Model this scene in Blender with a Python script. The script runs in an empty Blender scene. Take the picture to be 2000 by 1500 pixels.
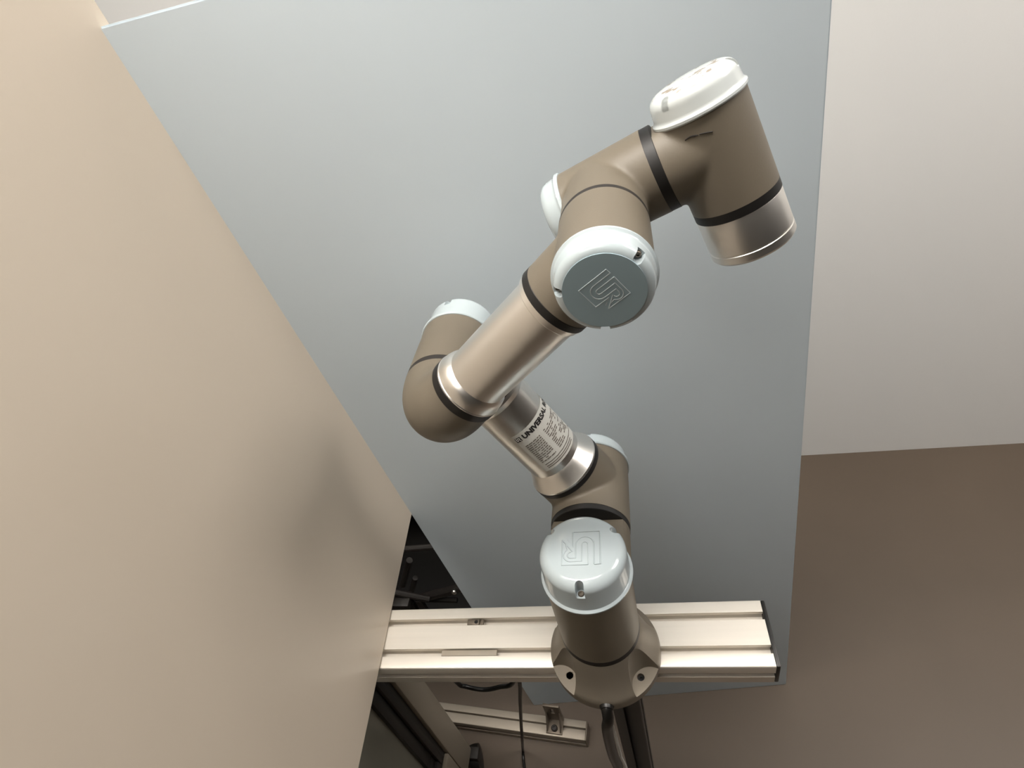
import bpy, bmesh, math, random
from mathutils import Vector, Matrix
random.seed(4)
sc = bpy.context.scene
col = sc.collection
V = Vector

# ------------------------------------------------------------------ camera
CR = Matrix(((0.9712, 0.1129, -0.2100), (-0.0876, -0.6504, -0.7545), (-0.2218, 0.7512, -0.6218)))  # rows: right, down, forward
CC = V((0.0734, -0.3253, 0.6954))
CF = 1138.05                                   # focal length in pixels of the 2000 x 1500 frame
cd = bpy.data.cameras.new('camera'); cam = bpy.data.objects.new('camera', cd); col.objects.link(cam)
cd.sensor_width = 36; cd.lens = 36 * CF / 2000; cd.clip_start = 0.02
rx, ry, rz = V(CR[0]).normalized(), -V(CR[1]).normalized(), -V(CR[2]).normalized()
M = Matrix((rx, ry, rz)).transposed().to_4x4(); M.translation = CC
cam.matrix_world = M; sc.camera = cam

# ------------------------------------------------------------------ world, exposure
w = bpy.data.worlds.new('world'); sc.world = w; w.use_nodes = True
w.node_tree.nodes['Background'].inputs[0].default_value = (0.5, 0.55, 0.6, 1)
w.node_tree.nodes['Background'].inputs[1].default_value = 0.1
sc.view_settings.view_transform = 'Standard'; sc.view_settings.look = 'None'
sc.view_settings.gamma = 1; sc.view_settings.use_curve_mapping = False
sc.view_settings.exposure = 0.1
FLOOR = -0.74; CEIL = 1.7
# ceiling lamps: (x, y, size x, size y, watts per m2 radiance, colour)
LAMPS = [(-0.25, -0.02, 1.2, 0.2, 40.0, (1.0, 0.945, 0.875), 'slim ceiling light tube straight above the robot'),
         (-0.45, -0.80, 1.2, 0.6, 3.5, (1.0, 0.94, 0.87), 'flat ceiling light panel above the open side of the cell'),
         (1.7, 0.25, 1.2, 0.6, 14.0, (1.0, 0.95, 0.90), 'added ceiling light panel brightening the far white wall')]  # last lamp is an unseen extra, added to brighten the far wall

# ------------------------------------------------------------------ helpers
def ray(x, y):
    return (CR.transposed() @ V(((x-1000)/CF, (y-750)/CF, 1))).normalized()
def on_plane(x, y, n, p):
    d = ray(x, y); n = V(n); return CC + d * ((V(p)-CC).dot(n) / d.dot(n))
def project(p):
    c = CR @ (V(p)-CC); return 1000+CF*c.x/c.z, 750+CF*c.y/c.z
def at_z(x, y, z): return on_plane(x, y, (0,0,1), (0,0,z))
def at_y(x, y, yy): return on_plane(x, y, (0,1,0), (0,yy,0))
def on_cyl(x, y, p, u, r):
    d = ray(x, y); o = CC - p
    a = d - u*d.dot(u); b = o - u*o.dot(u)
    A, B, Cq = a.dot(a), 2*a.dot(b), b.dot(b)-r*r
    D = B*B-4*A*Cq
    t = (-B-math.sqrt(max(D, 0)))/(2*A)
    return CC + d*t

def frame(z, xref=None):
    z = V(z).normalized()
    if xref is None: xref = V((1,0,0)) if abs(z.x) < .8 else V((0,1,0))
    x = (V(xref) - z*V(xref).dot(z)).normalized(); y = z.cross(x)
    return Matrix((x, y, z)).transposed()

def link(name, me, mat, parent=None, mw=None, sharp=35, label=None):
    o = bpy.data.objects.new(name, me); col.objects.link(o)
    if mat:
        me.materials.clear(); me.materials.append(mat)
        me.polygons.foreach_set('material_index', [0]*len(me.polygons))
    if sharp is not None:
        me.shade_smooth(); me.set_sharp_from_angle(angle=math.radians(sharp))
    if mw is not None: o.matrix_world = mw
    if parent:
        o.parent = parent
    if label: o['label'] = label
    return o
def child(o, parent):                      # parent keeps world placement (parents sit at known matrices)
    o.parent = parent; o.matrix_parent_inverse = parent.matrix_world.inverted(); return o
def empty(name, loc, label, cat, group=None):
    o = bpy.data.objects.new(name, None); col.objects.link(o); o.location = loc; o.empty_display_size = .02
    o.matrix_world = Matrix.Translation(V(loc))
    o['label'] = label; o['category'] = cat
    if group: o['group'] = group
    return o
def part(name, bm_or_me, mat, parent, mw=None, sharp=35, label=None):
    me = tomesh(name, bm_or_me)
    o = link(name, me, mat, None, mw or Matrix.Identity(4), sharp, label)
    return child(o, parent)
def tomesh(name, b):
    if isinstance(b, bmesh.types.BMesh):
        me = bpy.data.meshes.new(name); bmesh.ops.recalc_face_normals(b, faces=b.faces[:]); b.to_mesh(me); b.free(); return me
    return b
def tag(o, label, cat): o['label'] = label; o['category'] = cat; return o
def struct(name, bm, mat, label=None):
    o = link(name, tomesh(name, bm), mat); o['kind'] = 'structure'
    if label: o['label'] = label
    return o

def box(x0, x1, y0, y1, z0, z1, bev=0.0, bm=None, seg=2):
    bm2 = bmesh.new(); bmesh.ops.create_cube(bm2, size=1)
    for v in bm2.verts: v.co = V((x0+(v.co.x+.5)*(x1-x0), y0+(v.co.y+.5)*(y1-y0), z0+(v.co.z+.5)*(z1-z0)))
    if bev: bmesh.ops.bevel(bm2, geom=bm2.edges[:]+bm2.verts[:], offset=bev, segments=seg, affect='EDGES', profile=.5)
    return merge(bm, bm2)
def merge(bm, bm2):
    if bm is None: return bm2
    me = bpy.data.meshes.new('tmp'); bm2.to_mesh(me); bm2.free(); bm.from_mesh(me); bpy.data.meshes.remove(me); return bm
def lathe(prof, seg=96, bm=None, mat=None):
    """prof: list of (r, h) along local z"""
    b = bmesh.new(); rings = []
    for r, h in prof:
        if r < 1e-7: rings.append([b.verts.new((0, 0, h))])
        else: rings.append([b.verts.new((r*math.cos(2*math.pi*i/seg), r*math.sin(2*math.pi*i/seg), h)) for i in range(seg)])
    for a, c in zip(rings, rings[1:]):
        for i in range(seg):
            j = (i+1) % seg
            q = [a[i % len(a)], a[j % len(a)], c[j % len(c)], c[i % len(c)]]
            u = []
            for v in q:
                if v not in u: u.append(v)
            if len(u) > 2: b.faces.new(u)
    if len(rings[0]) > 1: b.faces.new(rings[0][::-1])
    if len(rings[-1]) > 1: b.faces.new(rings[-1])
    bmesh.ops.recalc_face_normals(b, faces=b.faces[:])
    if mat is not None: b.transform(mat)
    return merge(bm, b)
def mw_axis(p, axis, xref=None):
    m = frame(axis, xref).to_4x4(); m.translation = V(p); return m
def cyl(p, q, r, seg=72, bm=None):
    p, q = V(p), V(q); L = (q-p).length
    return lathe([(r, 0), (r, L)], seg, bm, mw_axis(p, q-p))
def tube(pts, r, seg=10, bm=None, cyclic=False, sub=6):
    pts = [V(p) for p in pts]
    if sub > 1 and len(pts) > 2 and not cyclic:
        out = []
        P = [pts[0]*2-pts[1]] + pts + [pts[-1]*2-pts[-2]]
        for i in range(1, len(P)-2):
            for k in range(sub):
                t = k/sub; a, b, c, d = P[i-1], P[i], P[i+1], P[i+2]
                out.append(.5*((2*b)+(c-a)*t+(2*a-5*b+4*c-d)*t*t+(3*b-a-3*c+d)*t**3))
        out.append(pts[-1]); pts = out
    b = bmesh.new(); rings = []; n = len(pts); N = None
    for i, p in enumerate(pts):
        if cyclic: t = (pts[(i+1) % n]-pts[i-1]).normalized()
        else: t = (pts[min(i+1, n-1)]-pts[max(i-1, 0)]).normalized()
        if N is None: N = frame(t).col[0].copy()
        N = (N - t*N.dot(t)).normalized(); B = t.cross(N)
        rings.append([b.verts.new(p + (N*math.cos(2*math.pi*k/seg)+B*math.sin(2*math.pi*k/seg))*r) for k in range(seg)])
    m = n if cyclic else n-1
    for i in range(m):
        a, c = rings[i], rings[(i+1) % n]
        for k in range(seg): b.faces.new([a[k], a[(k+1) % seg], c[(k+1) % seg], c[k]])
    if not cyclic: b.faces.new(rings[0][::-1]); b.faces.new(rings[-1])
    return merge(bm, b)
def evaluated(bm, mods, name):
    me = tomesh(name, bm); o = bpy.data.objects.new('tmp', me); col.objects.link(o)
    for t, kw in mods:
        m = o.modifiers.new(t, t)
        for k, v in kw.items(): setattr(m, k, v)
    dg = bpy.context.evaluated_depsgraph_get(); dg.update()
    r = bpy.data.meshes.new_from_object(o.evaluated_get(dg)); r.name = name
    bpy.data.objects.remove(o); bpy.data.meshes.remove(me); return r
def boolean(bm, cut, name, op='DIFFERENCE'):
    cm = tomesh('cut', cut); co = bpy.data.objects.new('cut', cm); col.objects.link(co)
    r = evaluated(bm, [('BOOLEAN', dict(object=co, operation=op, solver='MANIFOLD'))], name)
    bpy.data.objects.remove(co); bpy.data.meshes.remove(cm); return r

# ------------------------------------------------------------------ materials
def mat(name, c, rough=.5, metal=0.0, bump=0.0, bscale=200, var=0.0, vscale=8, coat=0.0, spec=.5, aniso=0.0, rvar=0.0, emit=None, coatr=.1, stretch=None):
    m = bpy.data.materials.new(name); m.use_nodes = True; nt = m.node_tree; N = nt.nodes; L = nt.links
    b = N['Principled BSDF']; b.inputs['Roughness'].default_value = rough; b.inputs['Metallic'].default_value = metal
    b.inputs['Base Color'].default_value = (*c, 1); b.inputs['Specular IOR Level'].default_value = spec
    b.inputs['Coat Weight'].default_value = coat; b.inputs['Coat Roughness'].default_value = coatr
    tc = N.new('ShaderNodeTexCoord'); src = tc.outputs['Object']
    if stretch:
        mp = N.new('ShaderNodeMapping'); mp.inputs['Scale'].default_value = stretch; L.new(src, mp.inputs[0]); src = mp.outputs[0]
    if var or rvar:
        n = N.new('ShaderNodeTexNoise'); n.inputs['Scale'].default_value = vscale; n.inputs['Detail'].default_value = 5; L.new(src, n.inputs[0])
        if var:
            mx = N.new('ShaderNodeMix'); mx.data_type = 'RGBA'
            mx.inputs[6].default_value = (*[x*(1-var) for x in c], 1); mx.inputs[7].default_value = (*[min(1, x*(1+var)) for x in c], 1)
            L.new(n.outputs[0], mx.inputs[0]); L.new(mx.outputs[2], b.inputs['Base Color'])
        if rvar:
            mr = N.new('ShaderNodeMapRange'); mr.inputs[1].default_value = .3; mr.inputs[2].default_value = .7
            mr.inputs[3].default_value = rough-rvar; mr.inputs[4].default_value = rough+rvar
            L.new(n.outputs[0], mr.inputs[0]); L.new(mr.outputs[0], b.inputs['Roughness'])
    if bump:
        n = N.new('ShaderNodeTexNoise'); n.inputs['Scale'].default_value = bscale; n.inputs['Detail'].default_value = 3; L.new(src, n.inputs[0])
        bp = N.new('ShaderNodeBump'); bp.inputs['Strength'].default_value = bump; bp.inputs['Distance'].default_value = .002
        L.new(n.outputs[0], bp.inputs['Height']); L.new(bp.outputs[0], b.inputs['Normal'])
    if emit:
        b.inputs['Emission Color'].default_value = (*emit[0], 1); b.inputs['Emission Strength'].default_value = emit[1]
    return m
def s(r, g, b):
    f = lambda v: (v/255/12.92 if v/255 <= .04045 else ((v/255+.055)/1.055)**2.4); return (f(r), f(g), f(b))
M_HOUSE = mat('taupe_paint', s(108, 100, 87), .48, bump=.05, bscale=900, var=.06, vscale=30)
M_BASE = mat('cast_base', s(120, 112, 100), .42, metal=.35, bump=.06, bscale=700, var=.06, vscale=25)
M_RING = mat('black_rubber', s(18, 16, 15), .5)
M_SPLIT = mat('dark_split', s(38, 34, 31), .6)
M_ALU = mat('brushed_aluminium', s(243, 240, 235), .33, metal=1)
M_ALU2 = mat('turned_aluminium', s(232, 229, 224), .36, metal=1)
M_CAP = mat('cap_plastic', s(177, 188, 192), .16, coat=.35, coatr=.06, var=.04, vscale=40)
M_FACE_SHADE = mat('painted_cap_shade', s(150, 170, 178), .25, coat=.3, coatr=.08)  # shade on the wrist cap's flat face, put into a blue-grey colour
M_SCREW = mat('screw_steel', s(120, 112, 102), .35, metal=1)
M_HOLE = mat('socket_black', s(14, 13, 12), .7)
M_LABEL = mat('label_vinyl', s(205, 204, 198), .3)
M_INK = mat('label_ink', s(36, 34, 34), .5)
M_INK2 = mat('label_faint_ink', s(105, 98, 90), .5)
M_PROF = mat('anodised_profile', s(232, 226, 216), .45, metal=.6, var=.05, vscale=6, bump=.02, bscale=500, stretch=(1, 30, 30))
M_PROF_SHADE = mat('shaded_profile', s(168, 159, 146), .5, metal=.6, var=.06, vscale=6)  # floor beam's aluminium, darkened: the shade down there is in the colour
M_SLOT = mat('slot_plastic', s(170, 160, 145), .5)
M_BLACK = mat('black_plastic', s(20, 19, 18), .4)
M_CABLE = mat('cable_rubber', s(16, 15, 14), .3)
M_BLUE = mat('blue_grey_panel', s(211, 223, 231), .5, var=.035, vscale=5, bump=.03, bscale=60)
M_CREAM = mat('cream_panel', s(199, 187, 171), .3)
M_EDGE = mat('panel_edge', s(205, 196, 180), .6)
M_FLOOR = mat('floor_vinyl', s(92, 80, 68), .5, var=.12, vscale=4, bump=.05, bscale=120)
M_WALL = mat('white_plaster', s(236, 236, 234), .85, bump=.08, bscale=150)
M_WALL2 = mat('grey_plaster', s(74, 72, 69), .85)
M_CEIL = mat('ceiling_tile', s(232, 230, 224), .9)
M_CAB = mat('cabinet_grey', s(150, 140, 124), .4, var=.05, vscale=6)
M_PANE = mat('pane_grey', s(150, 150, 138), .18, var=.05, vscale=3)
M_MACH = mat('machine_black', s(18, 16, 14), .5, var=.3, vscale=12)
M_MACH2 = mat('machine_dark_grey', s(40, 36, 33), .5)
M_POST = mat('post_shade', s(44, 40, 38), .4)  # post is dark because the shade under the beam is painted in
M_BRKT = mat('bracket_zinc', s(120, 110, 98), .5, metal=.6, var=.15, vscale=30)
M_LAMP = {}

def worn_cap():
    m = mat('worn_cap_plastic', s(196, 206, 208), .25, coat=.3, coatr=.08)
    nt = m.node_tree; N = nt.nodes; L = nt.links; b = N['Principled BSDF']
    tc = N.new('ShaderNodeTexCoord'); n = N.new('ShaderNodeTexNoise'); n.inputs['Scale'].default_value = 120; n.inputs['Detail'].default_value = 4
    L.new(tc.outputs['Object'], n.inputs[0])
    sep = N.new('ShaderNodeSeparateXYZ'); L.new(tc.outputs['Object'], sep.inputs[0])
    hm = N.new('ShaderNodeMapRange'); hm.inputs[1].default_value = .0160; hm.inputs[2].default_value = .0205; L.new(sep.outputs[2], hm.inputs[0])
    th = N.new('ShaderNodeMapRange'); th.inputs[1].default_value = .56; th.inputs[2].default_value = .60; L.new(n.outputs[0], th.inputs[0])
    mu = N.new('ShaderNodeMath'); mu.operation = 'MULTIPLY'; L.new(hm.outputs[0], mu.inputs[0]); L.new(th.outputs[0], mu.inputs[1])
    mu2 = N.new('ShaderNodeMath'); mu2.operation = 'MULTIPLY'; mu2.inputs[1].default_value = .9; L.new(mu.outputs[0], mu2.inputs[0])
    mx = N.new('ShaderNodeMix'); mx.data_type = 'RGBA'; mx.inputs[6].default_value = (*s(200, 206, 206), 1); mx.inputs[7].default_value = (*s(140, 118, 92), 1)
    L.new(mu2.outputs[0], mx.inputs[0]); L.new(mx.outputs[2], b.inputs['Base Color'])
    return m
M_WORN = worn_cap()

# ------------------------------------------------------------------ setting
struct('floor', box(-3.2, 3.2, -3.2, 1.0, FLOOR-.05, FLOOR), M_FLOOR)
struct('ceiling', box(-3.2, 3.2, -3.2, 1.0, CEIL, CEIL+.05), M_CEIL)
struct('wall_far', box(-3.2, 3.2, .95, 1.05, FLOOR-.05, CEIL+.05), M_WALL)
struct('wall_right', box(3.2, 3.3, -3.3, 1.05, FLOOR-.05, CEIL+.05), M_WALL2)
struct('wall_side', box(-3.3, -3.2, -3.3, 1.05, FLOOR-.05, CEIL+.05), M_WALL2)
struct('wall_front', box(-3.3, 3.3, -3.3, -3.2, FLOOR-.05, CEIL+.05), M_WALL2)

# blue-grey back panel, standing on the floor (plane found from its two floor corners)
PN = V((-0.10858, 0.99409, 0)); PP = V((0.3186, 0.2811, FLOOR))
def panel_pt(x, z): return V((x, PP.y + (x-PP.x)*0.10922, z))
PTOP = .69
def slab(quad, n, th):
    b = bmesh.new(); f = [b.verts.new(p) for p in quad]; g = [b.verts.new(p+n*th) for p in quad]
    b.faces.new(f); b.faces.new(g[::-1])
    k = len(f)
    for i in range(k): b.faces.new([f[i], f[(i+1) % k], g[(i+1) % k], g[i]])
    bmesh.ops.recalc_face_normals(b, faces=b.faces[:])
    bmesh.ops.bevel(b, geom=b.edges[:], offset=.0015, segments=2, affect='EDGES')
    return b
lx = lambda z: -0.303 - 0.0745*z
rx_ = lambda z: 0.2815 - 0.0507*z
struct('wall_back', slab([panel_pt(lx(FLOOR), FLOOR), panel_pt(rx_(FLOOR), FLOOR), panel_pt(rx_(PTOP), PTOP), panel_pt(lx(PTOP), PTOP)], PN, .016), M_BLUE)
# cream side panel, at a right angle to it, its lower edge level with the robot's beam
e = V((.076, -.997, 0))
def cream_pt(d, z): return panel_pt(lx(z)+.0016, z) + e*d
struct('wall_left', slab([cream_pt(-.016, .002), cream_pt(1.0, .002), cream_pt(1.0, 1.0), cream_pt(-.016, 1.0)], V((-.997, -.076, 0)), .012), M_CREAM)

# ceiling lamps
for i, (x, y, a, b_, e_, c, lb) in enumerate(LAMPS):
    o = empty('ceiling_light', (x, y, CEIL), lb, 'ceiling light', 'ceiling light panels')
    fr = box(x-a/2-.03, x+a/2+.03, y-b_/2-.03, y-b_/2, CEIL-.03, CEIL); fr = box(x-a/2-.03, x+a/2+.03, y+b_/2, y+b_/2+.03, CEIL-.03, CEIL, bm=fr)
    fr = box(x-a/2-.03, x-a/2, y-b_/2, y+b_/2, CEIL-.03, CEIL, bm=fr); fr = box(x+a/2, x+a/2+.03, y-b_/2, y+b_/2, CEIL-.03, CEIL, bm=fr)
    part('lamp_frame', fr, M_WALL, o)
    part('diffuser', box(x-a/2, x+a/2, y-b_/2, y+b_/2, CEIL-.018, CEIL-.008), mat('lamp_diffuser', (.9, .9, .9), .5, emit=(c, e_)), o)

# ------------------------------------------------------------------ aluminium beam under the robot
def extrusion(W, H, slots_w, slots_h, x0, x1, name):
    """cross-section in (y, z), y in [0, W], z in [-H, 0]; slot centres on the wide and the narrow faces"""
    o_, dp, iw = .0048, .0055, .009                # half opening, lip depth, half inner width
    depth = .0130
    top, right, bot, left = [], [], [], []
    def slotpts(c, ax):
        return [(c-o_, 0), (c-o_, dp), (c-iw, dp), (c-iw, depth-.004), (c-iw+.004, depth), (c+iw-.004, depth), (c+iw, depth-.004), (c+iw, dp), (c+o_, dp), (c+o_, 0)]
    r = .0022
    pts = []
    arc = lambda cx, cy, a0: [(cx+r*math.cos(math.radians(a0+k*30)), cy+r*math.sin(math.radians(a0+k*30))) for k in range(4)]
    # top edge: y 0 -> W at z = 0
    pts += [(cx, cy) for cx, cy in arc(r, -r, 180)[::1][::-1]][::-1] if False else []
    pts += [(r-r*math.cos(math.radians(a)), -r+r*math.sin(math.radians(a))) for a in (0, 30, 60, 90)]
    for c in slots_w: pts += [(a, -d) for a, d in slotpts(c, 0)]
    pts += [(W-r+r*math.sin(math.radians(a)), -r+r*math.cos(math.radians(a))) for a in (0, 30, 60, 90)]
    for c in slots_h: pts += [(W-d, -a) for a, d in slotpts(c, 1)]
    pts += [(W-r+r*math.cos(math.radians(a)), -H+r-r*math.sin(math.radians(a))) for a in (0, 30, 60, 90)]
    for c in reversed(slots_w): pts += [(a, -H+d) for a, d in reversed(slotpts(c, 0))]
    pts += [(r-r*math.sin(math.radians(a)), -H+r-r*math.cos(math.radians(a))) for a in (0, 30, 60, 90)]
    for c in reversed(slots_h): pts += [(d, -a) for a, d in reversed(slotpts(c, 1))]
    b = bmesh.new(); A = [b.verts.new((x0, y, z)) for y, z in pts]; B = [b.verts.new((x1, y, z)) for y, z in pts]; k = len(pts)
    for i in range(k): b.faces.new([A[i], A[(i+1) % k], B[(i+1) % k], B[i]])
    b.faces.new(A); b.faces.new(B)
    bmesh.ops.recalc_face_normals(b, faces=b.faces[:]); return b
PSI = .0245; YF = -.0178
beam = empty('extrusion_beam', (0, 0, -.04), 'thick slotted aluminium extrusion beam carrying the robot arm, black cap on its free end', 'metal beam')
BM = Matrix.Rotation(PSI, 4, 'Z') @ Matrix.Translation((0, YF, 0))
part('profile', extrusion(.08, .04, (.02, .06), (.02,), -.80, .1865, 'p'), M_PROF, beam, BM, 25)
part('end_cap', box(.1867, .1915, .0004, .0796, -.0396, -.0004, .0015), M_BLACK, beam, BM, label='black plastic end cap')
def beam_x(px, py): return (BM.inverted() @ at_z(px, py, 0)).x
nx = beam_x(927, 1214)
b = box(nx-.010, nx+.006, .0563, .0637, -.004, -.0008, .0006); b = box(nx+.008, nx+.012, .0563, .0637, -.004, -.0012, .0006, b)
nut = part('slot_nut', b, M_BRKT, beam, BM, label='small bright slot nut')
part('nut_hole', lathe([(.0024, 0), (.0024, .0006)], 20, None, Matrix.Translation((nx+.002, .06, -.001))), M_HOLE, nut, BM)
x0, x1 = beam_x(862, 1273), beam_x(970, 1273)
part('slot_cover', box(x0, x1, .0164, .0236, -.004, -.0014, .0006), M_SLOT, beam, BM, label='short plastic slot cover strip')
post = empty('support_post', (.008, .03, FLOOR), 'slotted upright post under the beam with shade painted in, behind the robot cable', 'post')
PM = Matrix.Translation((.008-.02, .032+.02, 0)) @ Matrix.Rotation(math.radians(-90), 4, 'Y').to_4x4()
b = extrusion(.04, .04, (.02,), (.02,), FLOOR+.006, -.0402, 'q')
PM = Matrix(((0, 0, 1, .028), (0, -1, 0, .052), (1, 0, 0, 0), (0, 0, 0, 1)))
part('post_profile', b, M_POST, post, PM, 25)
part('foot_plate', box(-.032, .048, -.008, .072, FLOOR, FLOOR+.006, .001), M_POST, post)

# ------------------------------------------------------------------ robot arm (six-joint tabletop arm)
D1, SO, EO, A2, A3, D4, D5, D6 = .1519, .1198, -.0925, .24365, .21325, .11235, .08535, .0819
Yv = V((.0026, 1, 0)).normalized(); Xv = V((1, -.0026, 0)).normalized(); Zv = V((0, 0, 1))
dirn = lambda t: Xv*math.sin(t) + Zv*math.cos(t)
U, Fv, Wv = dirn(-.4545), dirn(.8607), dirn(1.2262)
Sp = Zv*D1; UA = Sp+Yv*SO; El = UA+U*A2; Fe = El+Yv*EO; Wf = Fe+Fv*A3; W1 = Wf+Yv*(D4-SO-EO); W2 = W1+Wv*D5
Tv = (Yv*math.cos(-1.69) + Wv.cross(Yv)*math.sin(-1.69)).normalized()
robot = empty('industrial_robot', (0, 0, 0), 'six-joint taupe and silver robot arm with pale grey joint caps', 'robot arm')

def housing(cyls, cuts, name='joint_housing', sphere=None, vox=.0014):
    b = None
    for p, q, r in cyls: b = cyl(p, q, r, 96, b)
    if sphere:
        b2 = bmesh.new(); bmesh.ops.create_uvsphere(b2, u_segments=64, v_segments=40, radius=sphere[1]); b2.transform(Matrix.Translation(sphere[0])); b = merge(b, b2)
    me = evaluated(b, [('REMESH', dict(mode='VOXEL', voxel_size=vox, use_smooth_shade=True)), ('SMOOTH', dict(factor=.5, iterations=14))], name)
    bm = bmesh.new(); bm.from_mesh(me); bpy.data.meshes.remove(me)
    for p, n in cuts:
        r = bmesh.ops.bisect_plane(bm, geom=bm.verts[:]+bm.edges[:]+bm.faces[:], plane_co=p, plane_no=n, clear_outer=True)
        ed = [g for g in r['geom_cut'] if isinstance(g, bmesh.types.BMEdge)]
        bmesh.ops.holes_fill(bm, edges=ed, sides=0)
    return part(name, bm, M_HOUSE, robot, None, 50)
def band(name, p, axis, r, a, b_, m, parent=None, bev=.0006):
    return part(name, lathe([(r-bev, a), (r, a+bev), (r, b_-bev), (r-bev, b_)], 96), m, parent or robot, mw_axis(p, axis))

# --- end caps
UV = []
def logo_paths(sz):
    """outline strokes of the squared two-letter emblem, unit square -0.5..0.5"""
    P = []
    arc = lambda cx, cy, r, a0, a1, n=10: [(cx+r*math.cos(math.radians(a0+(a1-a0)*k/n)), cy+r*math.sin(math.radians(a0+(a1-a0)*k/n))) for k in range(n+1)]
    P.append([(-.34, .5), (-.5, .5), (-.5, -.5), (.22, -.5)])                     # frame, left and bottom
    P.append([(-.18, .5), (.5, .5), (.5, -.26)])                                   # frame, top and right
    P.append([(-.34, .5), (-.34, -.1)] + arc(-.1, -.1, .24, 180, 360) + [(.14, .12)] + [(.14, .30)] + [(.27, .30)] + arc(.27, .21, .09, 90, -90, 8) + [(.22, .12)] + [(.5, -.26)])
    P.append([(-.18, .5), (-.18, -.1)] + arc(-.1, -.1, .08, 180, 360, 8) + [(-.02, .40)] + [(.27, .40)] + arc(.27, .21, .19, 90, -60, 10) + [(.40, -.12)])
    P.append([(.22, -.5), (.22, -.02), (.36, -.26)])
    return [[(x*sz, y*sz) for x, y in q] for q in P]
def end_cap(p, axis, R, H, screw_px=None, screw_ang=None, logo=None, m=None, label=None, logo_up=None, face=False):
    """p: lip centre on the joint axis, axis: outward"""
    ax = V(axis).normalized(); m = m or M_CAP
    mw = mw_axis(p, ax); inv = mw.inverted()
    Rl = R*1.045; sh = H*.62
    prof = [(R*.9, -.001), (Rl-.0008, -.0005), (Rl, .0006), (Rl, .0022), (Rl-.0012, .0034), (R*.99, .0042)]
    Rw = R*.965; rs = H-.0042
    rs = min(rs*.72, R*(.21 if face else .27))
    prof += [(R*.985, .0055), (Rw, H-rs)]
    for k in range(1, 10):
        a = k*math.pi/2/9; prof.append((Rw-rs*(1-math.cos(a)), H-rs+rs*math.sin(a)*.97))
    rf = Rw-rs
    prof += [(rf*.97, H-.0001), (rf*.5, H+.0002), (0, H+.0003)]
    b = lathe(prof, 96)
    if screw_px:
        def best(px, py):
            c_ = []
            for d in range(360):
                q = mw @ V((R*.87*math.cos(math.radians(d)), R*.87*math.sin(math.radians(d)), H*.8)); u_, v_ = project(q)
                c_.append(((u_-px)**2+(v_-py)**2, d))
            return math.radians(min(c_)[1])
        a0 = [best(x, y) for x, y in screw_px]
    else: a0 = [math.radians(d) for d in screw_ang]
    if len(a0) == 1: a0 = [a0[0]+k*2*math.pi/3 for k in range(3)]
    sr = R*.072; rad = R*.865; hz = H*.58
    cut = None
    for a in a0:
        c = Matrix.Rotation(a, 4, 'Z')
        q = bmesh.new(); e1 = sr*1.3
        ol = [(e1*math.cos(t), e1*math.sin(t)) for t in [math.pi/2+math.pi*k/10 for k in range(11)]] + [(R*.3, -e1), (R*.3, e1)]
        lo = [q.verts.new((rad+x_, y_, hz)) for x_, y_ in ol]; hi = [q.verts.new((rad+x_, y_, H+.01)) for x_, y_ in ol]
        q.faces.new(lo); q.faces.new(hi)
        for k in range(len(ol)): q.faces.new([lo[k], lo[(k+1) % len(ol)], hi[(k+1) % len(ol)], hi[k]])
        bmesh.ops.recalc_face_normals(q, faces=q.faces[:]); q.transform(c); cut = merge(cut, q)
    me = boolean(b, cut, 'end_cap')
    o = part('end_cap', me, m, robot, mw, 32, label)
    for a in a0:
        c = mw @ Matrix.Rotation(a, 4, 'Z') @ Matrix.Translation((rad+.0002, 0, hz))
        sc_ = part('screw', lathe([(sr*.95, 0), (sr*.95, .0012), (sr*.75, .0018), (sr*.42, .0018), (sr*.42, .0008), (0, .0008)], 24), M_SCREW, o, c)
    if face: part('cap_face_shade', lathe([(rf*1.05, -.0008), (rf*1.05, .0004), (rf*.9, .0005), (0, .0006)], 72), M_FACE_SHADE, o, mw @ Matrix.Translation((0, 0, H)), 32, 'shade painted on the flat cap face')
    if logo:
        up = V(logo_up); z = ax; y = (up-z*up.dot(z)).normalized(); x = y.cross(z)
        L = Matrix((x, y, z)).transposed().to_4x4(); L.translation = V(p)+ax*(H+(.0005 if face else .0001))
        b = None
        for q in logo_paths(logo): b = tube([V((x_, y_, 0)) for x_, y_ in q], logo*.018, 6, b, sub=1)
        part('emblem', b, m, o, L, 60, label='raised square two-letter emblem')
    return o

# base
def base_mesh():
    prof = [(.0625, 0), (.064, .0015), (.064, .0125), (.0632, .0165), (.0615, .0195), (.0575, .0265), (.0535, .036), (.0500, .046), (.0468, .055), (.0450, .0595), (.0440, .0615), (.036, .0616)]
    b = lathe(prof, 128); cut = None; bores = None
    for a in BOLT_A:
        c = Matrix.Rotation(a, 4, 'Z')
        cut = lathe([(.0205, .0117), (.0215, .0153), (.0222, .08)], 64, None, Matrix.Translation((.0655, 0, 0)) @ Matrix.Rotation(.03, 4, 'Z'))
        b.transform(c.inverted()); me = boolean(b, cut, 'base'); b = bmesh.new(); b.from_mesh(me); bpy.data.meshes.remove(me); b.transform(c)
        bores = lathe([(.0042, .004), (.0042, .03)], 28, bores, c @ Matrix.Translation((BOLT_R, 0, 0)))
    q = at_z(1185, 1366, .006); q.z = 0; q.normalize()          # cable outlet
    bores = cyl(q*.05+Zv*.0085, q*.075+Zv*.0085, .0082, 28, bores)
    return boolean(b, bores, 'base')
BOLT_R = .0515
BOLT_A = [math.radians(d) for d in (-141, -39, 39, 141)]
bs = part('base', base_mesh(), M_BASE, robot, None, 28)
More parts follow.
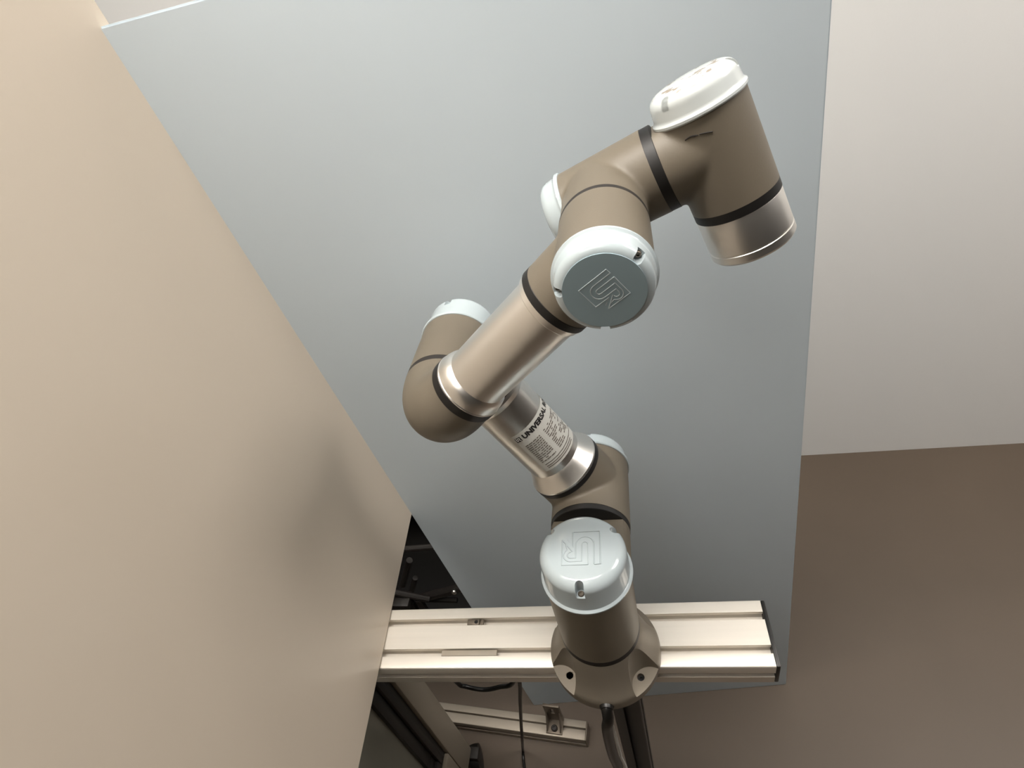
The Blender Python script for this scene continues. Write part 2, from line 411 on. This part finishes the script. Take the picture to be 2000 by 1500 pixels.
for a in BOLT_A:
    c = Matrix.Rotation(a, 4, 'Z') @ Matrix.Translation((BOLT_R, 0, .0041))
    part('socket_bolt', lathe([(.0036, 0), (.0036, .0035), (.0018, .0035), (.0018, .001), (0, .001)], 20), M_HOLE, bs, c)

R1, R3, R0 = .0440, .0364, .0318
band('seal_ring', (0, 0, 0), Zv, .0441, .0612, .0702, M_RING)
# shoulder turret (joint 1)
housing([(Zv*.060, Zv*.195, R1), (Zv*D1, Zv*D1+Yv*.075, R1*.985)], [(Zv*.0700, -Zv), (Zv*.1740, Zv), (Zv*D1+Yv*.0625, Yv)])
end_cap(Zv*.1735, Zv, R1, .0415, screw_px=[(1073, 1042), (1201, 1042), (1132, 1147)], logo=.0365, logo_up=V((0.02, -1, 0)), label='pale grey cap with emblem on the turret')
band('seal_ring', Sp, Yv, R1*.992, .0620, .0690, M_RING)
# joint 2
housing([(Sp+Yv*.058, Sp+Yv*.170, R1), (UA, UA+U*.062, R1*.965)], [(Sp+Yv*.0686, -Yv), (Sp+Yv*.1570, Yv), (UA+U*.0505, U)])
end_cap(Sp+Yv*.1568, Yv, R1, .0240, screw_ang=[30])
band('seal_ring', UA, U, R1*.972, .0500, .0570, M_RING)
TU = .0325
ua = part('arm_tube', lathe([(.040, .0565), (.0424, .0570), (.0424, .0590), (.0415, .0602), (.0350, .0720), (.0338, .0745), (TU, .0765), (TU, .1780), (.0340, .1800), (.0345, .1815), (.0362, .1850), (.0362, .1890), (.035, .1892)], 128), M_ALU, robot, mw_axis(UA, U), 25, label='silver upper arm tube with flared collars')
band('seal_ring', UA, U, .0365, .1888, .1945, M_RING)
# joint 3 (elbow): capped half on the upper arm, bare bend on the forearm
housing([(El-Yv*.056, El+Yv*.030, R3), (El, El-U*.060, R3*.95)], [(El-Yv*.0465, -Yv), (El+Yv*.0182, Yv), (El-U*.0490, -U)])
end_cap(El+Yv*.0180, Yv, R3, .0360, screw_ang=[140], label='white end cap on the elbow')
band('split_ring', El, -Yv, R3*1.0, .0462, .0530, M_SPLIT)
RB = .0305
def bend():
    a0 = .0393; ar = .0393; path = []
    Cn = Fe+Yv*ar+Fv*ar
    for k in range(3): path.append((Fe+Yv*(a0+.0006-.0003*k), R3))
    for k in range(25):
        t = k/24*math.pi/2; path.append((Cn-Fv*ar*math.cos(t)-Yv*ar*math.sin(t), R3+(RB-R3)*(k/24)**1.3))
    for k in range(1, 4): path.append((Fe+Fv*(ar+.0025*k), RB))
    b = bmesh.new(); rings = []; seg = 72; up = Xv.cross(Fv) if False else Yv.cross(Fv)
    n = len(path)
    for i, (p, r) in enumerate(path):
        t = (path[min(i+1, n-1)][0]-path[max(i-1, 0)][0]).normalized(); N = up; B = t.cross(N)
        rings.append([b.verts.new(p+(N*math.cos(2*math.pi*k/seg)+B*math.sin(2*math.pi*k/seg))*r) for k in range(seg)])
    for A, Bq in zip(rings, rings[1:]):
        for k in range(seg): b.faces.new([A[k], A[(k+1) % seg], Bq[(k+1) % seg], Bq[k]])
    b.faces.new(rings[0]); b.faces.new(rings[-1]); return b
part('elbow_housing', bend(), M_HOUSE, robot, None, 50)
band('seal_ring', Fe, Fv, RB*1.015, .0462, .0545, M_RING)
TF = .0262
part('arm_tube', lathe([(.029, .0540), (.0308, .0545), (.0308, .0553), (.0303, .0560), (.0299, .0600), (.0290, .0635), (.0278, .0660), (.0270, .0668), (TF, .0680), (TF, .1555), (.0272, .1562), (.0278, .1570), (.0278, .1595), (.0286, .1600), (.0286, .1618), (.027, .1622)], 128), M_ALU, robot, mw_axis(Fe, Fv), 25, label='silver forearm tube')
band('seal_ring', Fe, Fv, .0292, .1616, .1685, M_RING)
# joint 4 (wrist)
housing([(Wf-Yv*.044, Wf+Yv*.046, R0), (Wf, Wf-Fv*.056, R0*.915)], [(Wf-Yv*.0312, -Yv), (Wf+Yv*.0288, Yv), (Wf-Fv*.0450, -Fv)])
end_cap(Wf-Yv*.0310, -Yv, R0, .0190, screw_px=[(1239, 510), (1097, 567), (1183, 638)], logo=.0215, logo_up=(at_y(1247, 493, 0)-at_y(1180, 545, 0)), label='pale wrist cap with painted face shade and raised emblem', face=True)
band('split_ring', Wf, Yv, R0*1.0, .0285, .0340, M_SPLIT)
# joint 5
housing([(Wf+Yv*.025, W1, R0*.99), (W1-Wv*.036, W1+Wv*.056, R0)], [(Wf+Yv*.0337, -Yv), (W1-Wv*.0240, -Wv), (W1+Wv*.0425, Wv)])
end_cap(W1-Wv*.0238, -Wv, R0, .0185, screw_ang=[160])
band('seal_ring', W1, Wv, R0*.992, .0420, .0503, M_RING)
# joint 6
housing([(W1+Wv*.044, W2, R0*.985), (W2-Tv*.038, W2+Tv*.056, R0)], [(W1+Wv*.0500, -Wv), (W2-Tv*.0267, -Tv), (W2+Tv*.0420, Tv)])
h6 = robot.children[-1]
for pts_ in ([(1338, 274), (1346, 268), (1354, 265), (1363, 264)], [(1342, 271), (1350, 267), (1358, 266)], [(1366, 262), (1380, 259), (1392, 257)]):
    part('scuff_mark', tube([on_cyl(x, y, W2, Tv, R0+.0001) for x, y in pts_], .0004, 6), M_SPLIT, h6)
end_cap(W2-Tv*.0265, -Tv, R0, .0200, screw_px=[(1302, 204)], m=M_WORN, label='scuffed pale end cap on the last joint')
band('seal_ring', W2, Tv, R0*.997, .0415, .0492, M_RING)
part('tool_flange', lathe([(.030, .0485), (.0312, .0490), (.0314, .0496), (.0314, .0756), (.0309, .0761), (.0309, .0767), (.0315, .0772), (.0315, .0826), (.0300, .0845), (.0180, .0845), (.0170, .0810), (0, .0810)], 128), M_ALU2, robot, mw_axis(W2, Tv), 25, label='silver cylindrical tool flange')

# label on the upper arm tube, wrapped round it
uvx = (CC-UA); uvx = (uvx-U*uvx.dot(U)).normalized(); uvy = U.cross(uvx)
def cyl_coord(px, py):
    q = on_cyl(px, py, UA, U, TU)-UA
    return math.atan2(q.dot(uvy), q.dot(uvx)), q.dot(U)
a_tl, h_tl = cyl_coord(1000, 851); a_bl, h_bl = cyl_coord(1053, 913); a_tr, h_tr = cyl_coord(1056, 783); a_br, h_br = cyl_coord(1118, 846)
print('label', [round(x, 3) for x in (a_tl, h_tl, a_bl, h_bl, a_tr, h_tr, a_br, h_br)])
def wrap(me_or_bm, r, flip):
    for v in me_or_bm.verts:
        a = v.co.x/TU*flip; rr = r+v.co.z
        v.co = UA + U*v.co.y + (uvx*math.cos(a)+uvy*math.sin(a))*rr
A0 = (a_tl+a_bl)/2; SG = 1 if a_tr > a_tl else -1
LTOP = (h_tl+h_tr)/2; LBOT = min(h_bl, h_br, LTOP-.05); LBOT = max(LBOT, .079)
LW = .090
def patch(x0, x1, y0, y1, z, n=40):
    b = bmesh.new(); g = [[b.verts.new((x0+(x1-x0)*i/n, y, zz)) for i in range(n+1)] for y, zz in ((y0, z), (y1, z))]
    for i in range(n): b.faces.new([g[0][i], g[0][i+1], g[1][i+1], g[1][i]])
    return b
def lab(x): return (A0*SG*TU + x)                      # x runs along the wrapped text from its left edge
def text_bm(txt, size, bold):
    cu = bpy.data.curves.new('t', 'FONT'); cu.body = txt; cu.size = size; cu.offset = bold; cu.resolution_u = 3
    o = bpy.data.objects.new('t', cu); col.objects.link(o); bpy.context.view_layer.update()
    me = bpy.data.meshes.new_from_object(o.evaluated_get(bpy.context.evaluated_depsgraph_get())); bpy.data.objects.remove(o)
    b = bmesh.new(); b.from_mesh(me); bpy.data.meshes.remove(me)
    bmesh.ops.triangulate(b, faces=b.faces[:]); return b
sticker = patch(lab(0), lab(LW), LBOT, LTOP, .0003); wrap(sticker, TU, SG)
st = part('rating_label', sticker, M_LABEL, robot, None, None, label='white wrapped label with black lettering on the upper arm')
H = LTOP-LBOT
def ink(name, b, dx, dy, m=M_INK):
    b.transform(Matrix.Translation((lab(dx), LBOT+dy, .0005))); wrap(b, TU, SG); return part(name, b, m, st, None, None)
sq = .0062
ink('print_emblem', boolean(box(0, sq, 0, sq, 0, .0001), tube([V((.001, sq-.0008, 0)), V((.001, .002, 0)), V((.0028, .0014, 0)), V((.0034, .002, 0)), V((.0034, .0046, 0)), V((.0052, .0044, 0)), V((.0046, .003, 0)), V((.0054, .0008, 0))], .00028, 6, None, sub=1), 'pe') if False else box(0, sq, 0, sq, 0, .0001), .0015, H-.0100)
b = None
for q in ([(-.3, .45), (-.3, -.15), (-.18, -.3), (-.06, -.15), (-.06, .3), (.25, .3), (.3, .15), (.12, .02), (.32, -.42)],): b = tube([V((x*sq+sq/2, y*sq+sq/2, .00012)) for x, y in q], .0003, 5, b, sub=1)
ink('print_emblem_line', b, .0015, H-.0100, M_LABEL)
t1 = text_bm('UNIVERSAL ROBOTS', .0082, .00042)
ink('print_title', t1, .0100, H-.0096)
ink('print_rule', box(0, .052, 0, .0006, 0, .0001), .010, H-.0122, M_INK2)
blocks = None
random.seed(7)
y = H-.019
while y > .012:
    x = .004
    for cx0, cx1, dens in ((.005, .024, .9), (.030, .062, .75)):
        x = cx0
        while x < cx1:
            l = random.uniform(.002, .006)
            if random.random() < dens: blocks = box(x, min(x+l, cx1), y, y+.0011, 0, .0001, bm=blocks)
            x += l+.0008
    y -= .0026
for yy in (.0085, .0055, .0030): blocks = box(.006, random.uniform(.045, .07), yy, yy+.0010, 0, .0001, bm=blocks)
# split long bars so that they bend with the tube
bmesh.ops.subdivide_edges(blocks, edges=[e_ for e_ in blocks.edges if abs(e_.verts[0].co.x-e_.verts[1].co.x) > .004], cuts=6, use_grid_fill=True)
o = ink('print_small_text', blocks, 0, 0, M_INK2); o['kind'] = 'stuff'

# ------------------------------------------------------------------ cables
q = at_z(1185, 1368, .006); qd = V((q.x, q.y, 0)).normalized()
rc = empty('robot_cable', (qd.x*.07, qd.y*.07, FLOOR), 'thick glossy black cable hanging from the front of the robot base', 'cable')
p0 = qd*.0585+Zv*.0085
pts = [p0, qd*.066+Zv*.006, qd*.0715-Zv*.006, at_y(1186, 1425, -.072), at_y(1196, 1470, -.070), at_y(1209, 1502, -.066)]
last = pts[-1]; pts += [last+V((.002, .0, -.10)), V((last.x+.004, last.y-.01, FLOOR+.12)), V((last.x+.008, last.y-.03, FLOOR+.02)), V((last.x+.02, last.y-.09, FLOOR+.0065)), V((last.x+.05, last.y-.3, FLOOR+.0065)), V((last.x+.1, last.y-.7, FLOOR+.0065))]
part('cord', tube(pts, .0064, 16), M_CABLE, rc)
part('strain_relief', lathe([(.0078, 0), (.0078, .006), (.0068, .009)], 32, None, mw_axis(qd*.0575+Zv*.0085, qd)), M_BLACK, rc)
wc_ = empty('thin_cable', (0, 0, FLOOR), 'thin pale cable hanging beside the thick black cable', 'cable')
a = at_y(1213, 1478, -.02); b_ = at_y(1224, 1502, -.02)
part('cord', tube([V((a.x-.004, -.012, -.041)), at_y(1209, 1462, -.02), a, b_, V((b_.x+.01, -.02, -.55)), V((b_.x+.02, -.018, FLOOR+.0025)), V((b_.x+.2, .02, FLOOR+.0025))], .0022, 10), M_LABEL, wc_)
lc = empty('cable_loop', (-.15, .04, -.04), 'black cable loop sagging below the aluminium beam', 'cable')
pts = [V((-.27, .045, -.041))] + [at_y(x, y, .045) for x, y in ((889, 1329), (910, 1341), (945, 1347), (975, 1342), (1004, 1329))] + [V((-.118, .045, -.041))]
part('cord', tube(pts, .0034, 12), M_CABLE, lc)
vc = empty('drop_cable', (-.13, .1, FLOOR), 'slim straight black cable dropping from the beam to the floor past the short floor beam', 'cable')
d3 = at_z(1022, 1478, FLOOR+.006); d4 = at_z(1027, 1530, FLOOR+.004)
m1 = at_y(1013, 1325, .03); m1b = at_y(1016, 1370, .05); m2 = at_y(1018, 1415, .075)
part('cord', tube([V((m1.x, .02, -.041)), m1, m1b, m2, at_y(1020, 1445, .083), at_z(1021, 1463, FLOOR+.02), d3, at_z(1024, 1500, FLOOR+.005), d4], .0030, 10), M_CABLE, vc)

# ------------------------------------------------------------------ floor beam with bracket
fb0 = at_z(870, 1372, -.70); fb1 = at_z(1147, 1408, -.70)
dv = (fb1-fb0); dv.z = 0; L = dv.length; ang = math.atan2(dv.y, dv.x)
fbm = empty('floor_beam', (fb1.x, fb1.y, FLOOR), 'short slotted aluminium beam lying on the floor with corner bracket', 'metal beam')
FM = Matrix.Translation((fb1.x, fb1.y, -.70)) @ Matrix.Rotation(ang, 4, 'Z') @ Matrix.Translation((0, -.04, 0))
part('profile', extrusion(.04, .04, (.02,), (.02,), -L-.2, -.002, 'p'), M_PROF_SHADE, fbm, FM, 25)
part('end_cap', box(-.002, .001, .0004, .0396, -.0396, -.0004, .001), M_BRKT, fbm, FM)
bx = (FM.inverted() @ at_z(1085, 1415, -.70)).x
b = box(bx-.018, bx+.018, .004, .036, .0, .005, .001); b = box(bx-.018, bx+.018, .032, .038, 0, .075, .001, b)
brk = part('corner_bracket', boolean(b, (lambda c: box(bx-.004, bx+.004, .02, .05, .040, .062, bm=c))(None), 'corner_bracket'), M_BRKT, fbm, FM, label='zinc corner bracket with slotted hole')
for sx in (-1, 1):
    b = bmesh.new(); A = [(bx+sx*.0165, .006, .005), (bx+sx*.0165, .032, .005), (bx+sx*.0165, .032, .045)]
    f = [b.verts.new(p) for p in A]; g = [b.verts.new((p[0]-sx*.003, p[1], p[2])) for p in A]
    b.faces.new(f); b.faces.new(g[::-1])
    for i in range(3): b.faces.new([f[i], f[(i+1) % 3], g[(i+1) % 3], g[i]])
    part('gusset', b, M_BRKT, brk, FM)
part('bolt_head', lathe([(.007, 0), (.007, .004), (.005, .006), (.003, .006), (.003, .003), (0, .003)], 24, None, Matrix.Translation((bx, .014, .005))), M_MACH2, brk, FM)

# ------------------------------------------------------------------ machine cabinet under the cream panel
CX = -.36; CT = -.0405
cab = empty('machine_cabinet', (CX-.2, -.2, FLOOR), 'grey machine cabinet with black-sealed window frame below the cream panel', 'cabinet')
zb = FLOOR+.075
part('frame_upright', box(CX-.05, CX, .046, .100, zb, CT, .004), M_CAB, cab)
part('frame_rail', box(CX-.05, CX, -.70, .0458, zb, zb+.14, .004), M_CAB, cab)
part('seal_strip', box(CX-.03, CX-.008, .036, .0458, zb+.14, CT, .001), M_BLACK, cab)
part('inner_upright', box(CX-.05, CX-.006, .022, .036, zb+.152, CT, .003), M_MACH2, cab)
part('inner_rail', box(CX-.05, CX-.006, -.70, .022, zb+.152, zb+.170, .003), M_MACH2, cab)
part('seal_strip', box(CX-.03, CX-.008, -.70, .036, zb+.1402, zb+.152, .001), M_BLACK, cab)
part('window_seal', box(CX-.04, CX-.012, .000, .022, zb+.200, CT, .002), M_BLACK, cab)
part('window_seal', box(CX-.04, CX-.012, -.70, .022, zb+.170, zb+.200, .002), M_BLACK, cab)
part('window_pane', box(CX-.03, CX-.02, -.70, .0, zb+.200, CT), M_PANE, cab)
part('cabinet_body', box(CX-.60, CX-.051, -.70, .100, zb, CT, .004), M_CAB, cab)
cq = at_z(937, 1483, FLOOR+.034)
for cx_, cy_ in ((cq.x-.008, cq.y), (CX-.55, .07), (CX-.03, -.65), (CX-.55, -.65)):
    o = part('caster', lathe([(.018, -.011), (.030, -.009), (.031, 0), (.030, .009), (.018, .011)], 32), M_BLACK, cab, mw_axis((cx_, cy_, FLOOR+.031), (1, .25, 0)))
    part('caster_fork', box(cx_-.015, cx_+.015, cy_-.012, cy_+.012, FLOOR+.055, zb, .002), M_MACH2, o)
# dark equipment rack behind the panels
rk = empty('equipment_rack', (-.6, .5, FLOOR), 'black equipment rack with hoses behind the blue-grey panel', 'rack')
part('back_plate', box(-1.2, -.02, .86, .90, FLOOR, .0, .003), M_MACH, rk)
part('side_plate', box(-.05, -.02, .30, .86, FLOOR, .0, .003), M_MACH, rk)
part('side_plate', box(-1.2, -1.17, .12, .86, FLOOR, .0, .003), M_MACH, rk)
part('bottom_plate', box(-1.17, -.05, .27, .86, FLOOR, FLOOR+.02, .003), M_MACH, rk)
part('top_plate', box(-1.17, -.05, .52, .86, -.10, -.08, .003), M_MACH, rk)
for (xa, ya, xb, yb, yy, r) in ((792, 1072, 845, 1068, .30, .006), (775, 1158, 815, 1166, .28, .007), (842, 1163, 880, 1153, .30, .010), (845, 1171, 875, 1172, .30, .006), (790, 1130, 796, 1108, .32, .007), (803, 1158, 808, 1140, .32, .006), (806, 1182, 812, 1192, .28, .008), (822, 1178, 830, 1192, .28, .008)):
    a, c = at_y(xa, ya, yy), at_y(xb, yb, yy); d = (c-a)*.6
    part('hose', tube([a-d, a, c, c+d], r, 10), M_MACH2, rk)
a = at_y(786, 1177, .27)
part('valve_block', box(a.x-.02, a.x+.02, .255, .29, a.z-.012, a.z+.012, .003), M_MACH2, rk)
a = at_y(889, 1152, .26)
part('fitting', lathe([(.004, 0), (.005, .003), (.005, .008), (.003, .010)], 16, None, mw_axis(a, (0, -1, .4))), M_ALU2, rk)
